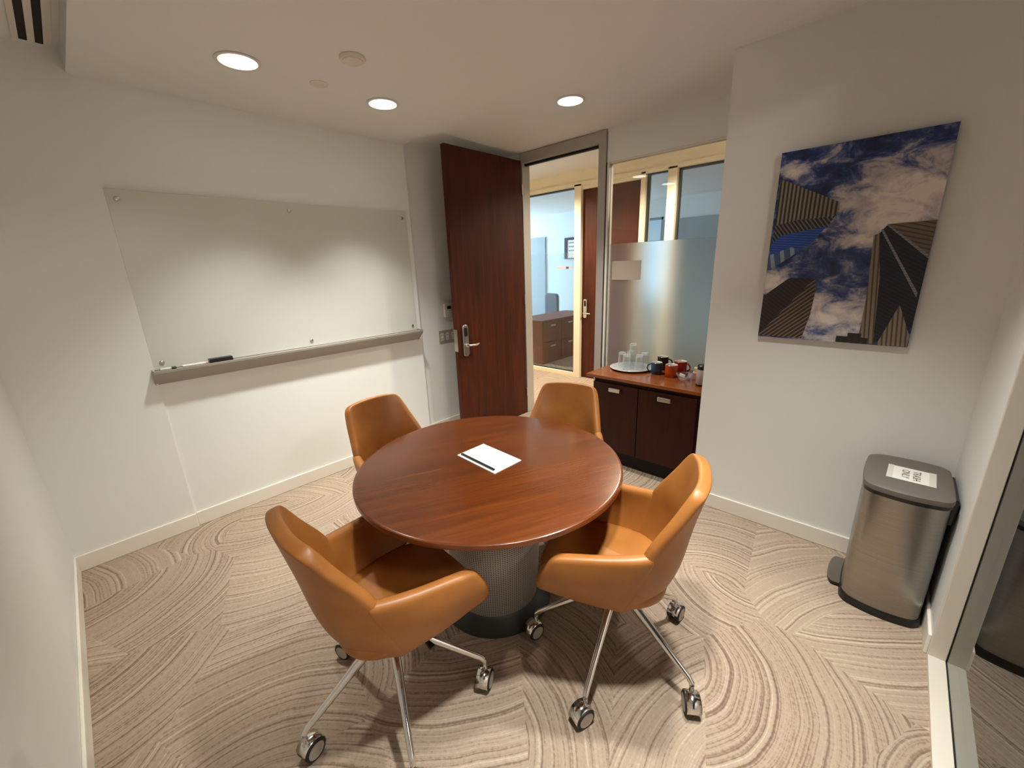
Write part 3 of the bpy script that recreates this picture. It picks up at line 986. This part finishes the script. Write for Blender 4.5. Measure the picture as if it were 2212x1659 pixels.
# ------------------------------------------------------------------ ceiling fittings
def downlight(x, y, z, lab):
    d = thing('recessed_downlight', lab, 'ceiling light', (x, y, z), 0, 'recessed ceiling downlights')
    bm = newbm(); lathe(bm, [(0.080, 0.0), (0.095, -0.0005), (0.097, -0.004), (0.082, -0.006), (0.080, 0.0)], 48, cap0=False, cap1=False)
    obj('trim_ring', bm, 'plasticw', d, smooth=True)
    bm = newbm(); lathe(bm, [(0.0805, -0.0035), (0.0805, -0.0015)], 48); obj('diffuser', bm, 'lamp', d)
    del d['group']
downlight(0.682, 1.112, H1, 'round glowing downlight over the left side of the room, larger of two near the whiteboard')
downlight(0.662, 1.888, H1, 'round glowing downlight between the ceiling discs and the doorway corner')
downlight(1.378, 2.842, H2, 'round glowing downlight in the raised ceiling strip before the doorway')
dt = thing('smoke_detector', 'larger white ceiling disc beside the first downlight', 'detector', (1.072, 1.49, H1))
bm = newbm(); lathe(bm, [(0.058, 0), (0.060, -0.006), (0.056, -0.014)], 40); obj('base', bm, 'plasticw', dt, smooth=True)
bm = newbm(); lathe(bm, [(0.046, -0.014), (0.046, -0.019), (0.036, -0.024)], 40); obj('cover', bm, 'plasticw', dt, smooth=True)
bm = newbm(); lathe(bm, [(0.046, 0), (0.047, -0.003), (0.041, -0.006)], 40, (0.684, 1.492, H1))
tag(obj('sprinkler_cover', bm, 'plasticw', smooth=True), 'smaller flat white ceiling disc between the two downlights', 'sprinkler cover')
vn = thing('slot_diffuser', 'linear air vent with two dark slots in the upper left corner', 'air vent', (0, 0, H0))
bm = newbm()
for y0_, y1_ in ((0.398, 0.419), (0.446, 0.469), (0.496, 0.522)):
    box(bm, (0.05, y0_, -0.006), (2.2, y1_, 0.0))
obj('frame', bm, 'plasticw', vn)
for y0_, y1_ in ((0.419, 0.446), (0.469, 0.496)):
    bm = newbm(); box(bm, (0.053, y0_, -0.002), (2.19, y1_, 0.0)); obj('slot', bm, 'slot', vn)

# ------------------------------------------------------------------ wooden cabinet in the alcove
cb = thing('storage_cabinet', 'low dark walnut cabinet with two doors under the frosted glass', 'cabinet', (0, 0, 0))
bm = newbm(); box(bm, (1.495, 3.03, 0.13), (2.32, 3.53, 0.722)); obj('body', bm, 'cabdoor', cb, bevel=0.002)
bm = newbm(); box(bm, (1.437, 2.995, 0.7225), (2.338, 3.545, 0.747)); obj('worktop', bm, 'walnut_x', cb, bevel=0.003)
bm = newbm(); box(bm, (1.52, 3.085, 0.0), (2.32, 3.5, 0.13)); obj('toe_kick', bm, 'slot', cb)
for x0, x1, hx in ((1.497, 1.874, 1.69), (1.880, 2.294, 2.078)):
    bm = newbm(); box(bm, (x0, 3.008, 0.140), (x1, 3.028, 0.690))
    dr = obj('door', bm, 'cabdoor', cb, bevel=0.002)
    bm = newbm(); box(bm, (hx - 0.047, 2.986, 0.632), (hx + 0.047, 3.008, 0.662)); obj('handle', bm, 'nickel', dr, bevel=0.003)
ZT = 0.7472
tr = obj('serving_tray', newbm(), 'silver')
bm = newbm(); lathe(bm, [(0.105, 0.0), (0.15, 0.004), (0.166, 0.014), (0.170, 0.018), (0.166, 0.019), (0.148, 0.0085), (0.0, 0.0065)], 56, cap1=False)
bm.to_mesh(tr.data); bm.free()
tr.location = (1.655, 3.325, ZT)
for p in tr.data.polygons:
    p.use_smooth = True
tag(tr, 'round silver tray of drinking glasses on the walnut cabinet', 'tray')
def tumbler(x, y, h, r, lab, name='drinking_glass'):
    bm = newbm()   # upside-down tumbler
    lathe(bm, [(r, 0.0), (r * 0.86, h - 0.004), (r * 0.80, h), (r * 0.001, h)], 28, cap0=False, cap1=False)
    lathe(bm, [(r - 0.0028, 0.0), (r * 0.86 - 0.003, h - 0.014), (r * 0.7, h - 0.016), (0.0005, h - 0.016)], 28, cap0=False, cap1=False)
    # join rims
    vs = [v for v in bm.verts if abs(v.co.z) < 1e-6]
    outer = sorted([v for v in vs if math.hypot(v.co.x, v.co.y) > r - 0.001], key=lambda v: math.atan2(v.co.y, v.co.x))
    inner = sorted([v for v in vs if math.hypot(v.co.x, v.co.y) <= r - 0.001], key=lambda v: math.atan2(v.co.y, v.co.x))
    for i in range(len(outer)):
        j = (i + 1) % len(outer)
        bm.faces.new((outer[i], outer[j], inner[j], inner[i]))
    o = obj(name, bm, 'tumbler', smooth=True)
    o.location = (x, y, ZT + 0.0092)
    tag(o, lab, 'glass')
    o['group'] = 'glasses on the silver tray'
    del o['group']
tumbler(1.575, 3.315, 0.120, 0.034, 'upturned glass at the left edge of the silver tray')
tumbler(1.648, 3.255, 0.122, 0.034, 'upturned glass at the front of the silver tray')
tumbler(1.655, 3.345, 0.195, 0.034, 'tall glass standing highest in the middle of the silver tray')
tumbler(1.735, 3.300, 0.120, 0.034, 'upturned glass at the right front of the silver tray')
tumbler(1.735, 3.390, 0.120, 0.034, 'upturned glass at the right back of the silver tray')
tumbler(1.600, 3.410, 0.120, 0.034, 'upturned glass at the back left of the silver tray')
def mug(x, y, h, r, mat, hang, lab):
    m = thing('mug', lab, 'mug', (x, y, ZT))
    bm = newbm()
    lathe(bm, [(r * 0.86, 0.0), (r * 0.97, 0.008), (r, h * 0.4), (r, h - 0.002), (r - 0.002, h)], 36, cap1=False, mi=0)
    lathe(bm, [(r - 0.002, h), (r - 0.005, h - 0.003), (r - 0.006, 0.012), (0.001, 0.009)], 36, cap0=False, mi=1)
    obj('cup', bm, [mat, 'cream_in'], m, smooth=True)
    bm = newbm()
    d = Vector((math.cos(hang), math.sin(hang), 0))
    P = []
    for k in range(11):
        a = -PI / 2 + PI * k / 10
        P.append(d * (r - 0.004 + 0.032 * math.cos(a)) + Vector((0, 0, h * 0.52 + 0.030 * math.sin(a))))
    tube(bm, P, 0.0055, 8)
    obj('handle', bm, mat, m, smooth=True)
mug(1.885, 3.285, 0.092, 0.041, 'blue', R(200), 'dark blue mug beside the silver tray')
mug(1.862, 3.450, 0.105, 0.042, 'dkmug', R(25), 'dark mug with cream inside behind the blue mug')
mug(2.005, 3.270, 0.092, 0.045, 'orange', R(100), 'orange mug at the front of the mugs')
mug(2.015, 3.420, 0.092, 0.045, 'red', R(0), 'red mug behind the orange mug')
bw = thing('glass_bowl', 'small clear bowl of sachets right of the orange mug', 'bowl', (2.118, 3.225, ZT))
bm = newbm()
lathe(bm, [(0.022, 0.0), (0.034, 0.010), (0.052, 0.040), (0.054, 0.050), (0.0515, 0.050), (0.049, 0.040), (0.031, 0.013), (0.001, 0.007)], 36, cap1=False)
obj('bowl', bm, 'tumbler', bw, smooth=True)
def sachet(x, y, z, rx, ry, rz, mat, lab, s=1.0):
    bm = newbm(); box(bm, (-0.024 * s, -0.016 * s, -0.004), (0.024 * s, 0.016 * s, 0.004))
    o = obj('sachet', bm, mat, bevel=0.003)
    o.location = (x, y, z); o.rotation_euler = (rx, ry, rz)
    tag(o, lab, 'sachet', None)
sachet(2.108, 3.218, ZT + 0.035, R(60), R(20), R(30), 'plasticw', 'white sachet standing in the left of the clear bowl', 0.85)
sachet(2.128, 3.235, ZT + 0.038, R(70), R(-25), R(-40), 'dkgrey', 'dark sachet standing in the right of the clear bowl', 0.85)
cr = thing('sachet_holder', 'pinkish box holding packets at the right end of the cabinet', 'holder', (2.185, 3.315, ZT), R(15))
bm = newbm(); box(bm, (-0.035, -0.028, 0), (0.035, 0.028, 0.052)); obj('box', bm, 'pink', cr, bevel=0.003)
for k in range(3):
    bm = newbm(); box(bm, (-0.028, -0.022 + 0.015 * k, 0.05), (0.028, -0.014 + 0.015 * k, 0.085)); obj('packet', bm, 'yellow', cr, bevel=0.002)
jr = thing('coffee_canister', 'grey canister with black lid half hidden by the wall edge', 'canister', (2.262, 3.165, ZT))
bm = newbm(); lathe(bm, [(0.036, 0), (0.038, 0.004), (0.038, 0.105), (0.032, 0.115)], 32); obj('body', bm, 'plastg', jr, smooth=True)
bm = newbm(); lathe(bm, [(0.034, 0.115), (0.034, 0.140), (0.028, 0.146)], 32); obj('lid', bm, 'black', jr, smooth=True)
bm = newbm(); lathe(bm, [(0.0385, 0.0005), (0.0385, 0.012)], 32); obj('base', bm, 'black', jr, smooth=True)

# ------------------------------------------------------------------ steel bin
bn = thing('step_bin', 'brushed steel pedal bin with grey lid in the right corner', 'bin', (0, 0, 0))
def binsec(g, dx=0.0):
    return rrect(3.196 - g + dx, 2.512 - g, 3.462 + g, 2.868 + g, 0.034, 6, (0.028, 0.004, 0.016, 0.012))
bm = newbm(); loft(bm, [binsec(0.0), binsec(0.001), binsec(0.0)], [0.036, 0.30, 0.585]); obj('body', bm, 'steel', bn, smooth=True)
bm = newbm(); loft(bm, [binsec(0.006), binsec(0.006), binsec(0.0015)], [0.0, 0.030, 0.037]); obj('base', bm, 'black', bn, smooth=True)
bm = newbm(); loft(bm, [binsec(0.003), binsec(0.004)], [0.585, 0.602]); obj('rim', bm, 'black', bn, smooth=True)
bm = newbm(); loft(bm, [binsec(0.0045), binsec(0.006), binsec(0.005), binsec(-0.006), binsec(-0.03)], [0.602, 0.608, 0.624, 0.632, 0.635]); obj('lid', bm, 'lid', bn, smooth=True)
bm = newbm(); box(bm, (3.462, 2.56, 0.50), (3.483, 2.82, 0.615)); obj('hinge', bm, 'black', bn, bevel=0.006)
bm = newbm()
ped = [(3.20, 2.590), (3.20, 2.810)] + [(3.152 - 0.026 * math.sin(a), 2.70 + 0.110 * math.cos(a)) for a in [R(x) for x in range(0, 181, 15)]]
prism(bm, ped, 0.020, 0.032, 0); prism(bm, [(x * 1.0, y) for x, y in ped], 0.008, 0.020, 1)
obj('pedal', bm, ['steel', 'black'], bn, bevel=0.003)
bm = newbm(); box(bm, (3.181, 2.66, 0.585), (3.188, 2.76, 0.607)); obj('lid_tab', bm, 'black', bn, bevel=0.002)

ps = thing('paper_sign', 'white paper sign taped on the grey lid of the steel bin', 'sign', (3.335, 2.672, 0.6356), R(-2))
bm = newbm(); box(bm, (-0.068, -0.076, 0), (0.070, 0.076, 0.0006)); obj('sheet', bm, 'paper', ps)
bm = newbm(); box(bm, (-0.078, -0.078, 0.0006), (-0.058, 0.078, 0.0012)); obj('tape', bm, 'plasticw', ps)
bm = newbm(); box(bm, (0.058, -0.078, 0.0006), (0.080, 0.078, 0.0012)); obj('tape', bm, 'plasticw', ps)
def text(name, body, size, loc, rz, mat, parent):
    cu = bpy.data.curves.new(name, 'FONT')
    cu.body = body; cu.size = size; cu.align_x = 'CENTER'; cu.align_y = 'CENTER'; cu.extrude = 0.0002
    tmp = bpy.data.objects.new(name + '_tmp', cu)
    COL.objects.link(tmp)
    bpy.context.view_layer.update()
    me = bpy.data.meshes.new_from_object(tmp.evaluated_get(bpy.context.evaluated_depsgraph_get()))
    bpy.data.objects.remove(tmp)
    me.materials.clear(); me.materials.append(M[mat])
    o = bpy.data.objects.new(name, me); COL.objects.link(o)
    o.parent = parent; o.location = loc; o.rotation_euler = (0, 0, rz)
    return o
text('lettering', 'TRASH\nONLY', 0.036, (0.0, 0, 0.0009), R(-90), 'ink', ps)

# ------------------------------------------------------------------ art print
AX0, AZ0, AW, AH = 2.623, 2.080, 0.610, 0.918
ar = thing('wall_art', 'frameless print of skyscrapers against a cloudy blue sky', 'wall art', (AX0, YA - 0.026, AZ0))
bm = newbm(); box(bm, (0, 0, -AH), (AW, 0.008, 0)); obj('print', bm, mat_sky_print(), ar)
bm = newbm(); box(bm, (0.05, 0.008, -AH + 0.05), (AW - 0.05, 0.026, -0.05)); obj('backing', bm, 'black', ar)
M['twA'] = mat_stripes('tower_stone_fins', srgb(52, 48, 46), srgb(150, 136, 112), (1, 0), 58, 0.5)
M['twA2'] = mat_stripes('tower_blue_glass', srgb(30, 62, 150), srgb(48, 104, 206), (0.12, 1), 85, 0.45)
M['twA3'] = mat_stripes('tower_fins_low', srgb(34, 36, 44), srgb(128, 118, 106), (0.8, 0.6), 70, 0.35)
M['twG'] = mat_stripes('tower_blue_grey', srgb(70, 92, 130), srgb(150, 168, 196), (1, 0.2), 22, 0.4)
M['twB'] = mat_stripes('tower_dark_brown', srgb(36, 28, 30), srgb(52, 42, 46), (0.6, 0.8), 60, 0.4)
M['twB2'] = mat_stripes('tower_brown_lines', srgb(58, 44, 40), srgb(140, 116, 98), (0.68, -0.73), 62, 0.35)
M['twC'] = mat_stripes('tower_black', srgb(16, 18, 28), srgb(30, 36, 56), (0.5, 0.86), 70, 0.35)
M['twC2'] = mat_stripes('tower_tan', srgb(120, 104, 88), srgb(84, 72, 62), (0.3, 0.95), 60, 0.35)
M['twC3'] = mat_stripes('tower_beige_columns', srgb(150, 132, 112), srgb(92, 76, 62), (0.99, 0.1), 62, 0.4)
M['twS'] = mat_stripes('roof_silhouette', srgb(44, 38, 34), srgb(30, 26, 24), (1, 0), 40, 0.5)
M['twL'] = mat_stripes('ridge_line', srgb(120, 118, 128), srgb(150, 146, 150), (0, 1), 90, 0.5)
polys = [
    ('twA', [(0.012, 0.128), (0.433, 0.279), (0.44, 0.315), (0.418, 0.347), (0.16, 0.350), (0.015, 0.372)]),
    ('twA3', [(0.015, 0.372), (0.16, 0.350), (0.418, 0.347), (0.38, 0.40), (0.07, 0.43), (0.010, 0.47)]),
    ('twA2', [(0.010, 0.47), (0.07, 0.425), (0.38, 0.392), (0.30, 0.47), (0.16, 0.545), (0.004, 0.615)]),
    ('twG', [(0.005, 0.53), (0.16, 0.49), (0.22, 0.51), (0.13, 0.560), (0.004, 0.615)]),
    ('twB', [(0.002, 0.76), (0.172, 0.660), (0.356, 0.659), (0.0, 0.990)]),
    ('twB2', [(0.356, 0.659), (0.375, 0.72), (0.365, 0.86), (0.33, 0.993), (0.0, 0.993), (0.0, 0.990)]),
    ('twC3', [(0.676, 0.453), (0.706, 0.445), (0.76, 0.66), (0.80, 0.995), (0.742, 0.995), (0.705, 0.993), (0.705, 0.75)]),
    ('twC', [(0.706, 0.445), (0.741, 0.41), (0.999, 0.561), (0.999, 0.86), (0.985, 0.975), (0.80, 0.985), (0.76, 0.66)]),
    ('twC2', [(0.741, 0.405), (0.999, 0.401), (0.999, 0.555)]),
    ('twC3', [(0.905, 0.79), (0.995, 0.94), (0.995, 0.998), (0.82, 0.998)]),
    ('twS', [(0.565, 0.965), (0.635, 0.965), (0.635, 0.945), (0.72, 0.945), (0.72, 0.965), (0.765, 0.968), (0.765, 0.998), (0.565, 0.998)]),
    ('twL', [(0.712, 0.43), (0.722, 0.425), (0.985, 0.73), (0.985, 0.755)]),
    ('twL', [(0.741, 0.41), (0.752, 0.408), (0.999, 0.555), (0.999, 0.572)]),
]
bm = newbm(); mats = []
for i, (mn, P) in enumerate(polys):
    if mn not in mats:
        mats.append(mn)
    d = -0.0004 - 0.0002 * i
    vs = [bm.verts.new((s * AW, d, -tt * AH)) for s, tt in P]
    f = bm.faces.new(vs)
    f.material_index = mats.index(mn)
ob = obj('skyline', bm, mats, ar)

# ------------------------------------------------------------------ lights
def spot(name, loc, energy, color, size, blend, rad=0.06):
    l = bpy.data.lights.new(name, 'SPOT')
    l.energy = energy; l.color = color; l.spot_size = R(size); l.spot_blend = blend; l.shadow_soft_size = rad
    o = bpy.data.objects.new(name, l); COL.objects.link(o); o.location = loc
    return o
def area(name, loc, rot, sx, sy, energy, color):
    l = bpy.data.lights.new(name, 'AREA')
    l.shape = 'RECTANGLE'; l.size = sx; l.size_y = sy; l.energy = energy; l.color = color
    o = bpy.data.objects.new(name, l); COL.objects.link(o); o.location = loc; o.rotation_euler = rot
    return o
WARM = (0.97, 1.0, 0.95)
E1 = 235
CONE = 88
spot('downlight_lamp', (0.682, 1.112, H1 - 0.012), E1 * 0.85, WARM, CONE, 1.0)
spot('downlight_lamp', (0.662, 1.888, H1 - 0.012), E1, WARM, CONE, 1.0)
spot('downlight_lamp', (1.378, 2.842, H2 - 0.012), E1 * 0.9, WARM, CONE, 1.0)
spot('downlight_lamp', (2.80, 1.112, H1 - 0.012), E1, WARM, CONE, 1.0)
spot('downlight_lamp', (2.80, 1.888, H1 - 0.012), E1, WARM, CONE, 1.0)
for x in (-2.6, -0.6, 1.4, 3.4):
    spot('corridor_lamp', (x, 4.4, CH - 0.02), 230, (1.0, 0.88, 0.68), 150, 0.6)
area('office_daylight', (-5.95, 6.6, 1.6), (0, R(-90), 0), 1.7, 2.4, 300, (0.62, 0.81, 1.0))
area('window_daylight', ((WX0 + WX1) / 2, 7.99, 1.6), (R(90), 0, PI), 0.6, 1.4, 6, (0.5, 0.78, 1.0)).rotation_euler = (R(-90), 0, 0)
spot('office_lamp', (2.5, 6.6, 2.6), 60, (1.0, 0.9, 0.78), 150, 0.6)
area('neighbour_fill', (4.8, 1.2, 2.69), (0, 0, 0), 0.6, 0.6, 55, (1.0, 0.97, 0.93))  # unseen lamp beyond the glass, added strength fills the room's ambient light


w = bpy.data.worlds.new('sky'); SC.world = w; w.use_nodes = True
nt = w.node_tree
bg = nt.nodes['Background']
sk = nt.nodes.new('ShaderNodeTexSky')
sk.sky_type = 'HOSEK_WILKIE'
sk.sun_direction = (0.2, -0.6, 0.75)
nt.links.new(sk.outputs[0], bg.inputs[0])
bg.inputs[1].default_value = 2.5

# ------------------------------------------------------------------ camera
cam = bpy.data.cameras.new('camera')
cam.sensor_fit = 'HORIZONTAL'; cam.sensor_width = 36.0
cam.lens = 880.8758 * 36.0 / 2212.0
cam.clip_start = 0.02
co = bpy.data.objects.new('camera', cam); COL.objects.link(co)
yaw, pitch, roll = R(-43.5178), R(-16.0397), R(-2.0362)
F = Vector((math.sin(yaw) * math.cos(pitch), math.cos(yaw) * math.cos(pitch), math.sin(pitch)))
Rt = Vector((math.cos(yaw), -math.sin(yaw), 0))
U = Rt.cross(F)
cR, sR = math.cos(roll), math.sin(roll)
R2 = Rt * cR + U * sR
U2 = U * cR - Rt * sR
mw = Matrix((R2, U2, -F)).transposed().to_4x4()
mw.translation = Vector((3.0063, 0.2873, 1.5)) * 1.055
co.matrix_world = mw
SC.camera = co

SC.view_settings.view_transform = 'Standard'
SC.view_settings.look = 'None'
SC.view_settings.gamma = 1.0
SC.view_settings.use_curve_mapping = False
SC.view_settings.exposure = 0.0
SC.cycles.use_denoising = True
SC.cycles.max_bounces = 10
SC.cycles.transparent_max_bounces = 16
SC.cycles.caustics_reflective = False
SC.cycles.caustics_refractive = True
SC.cycles.sample_clamp_indirect = 6.0
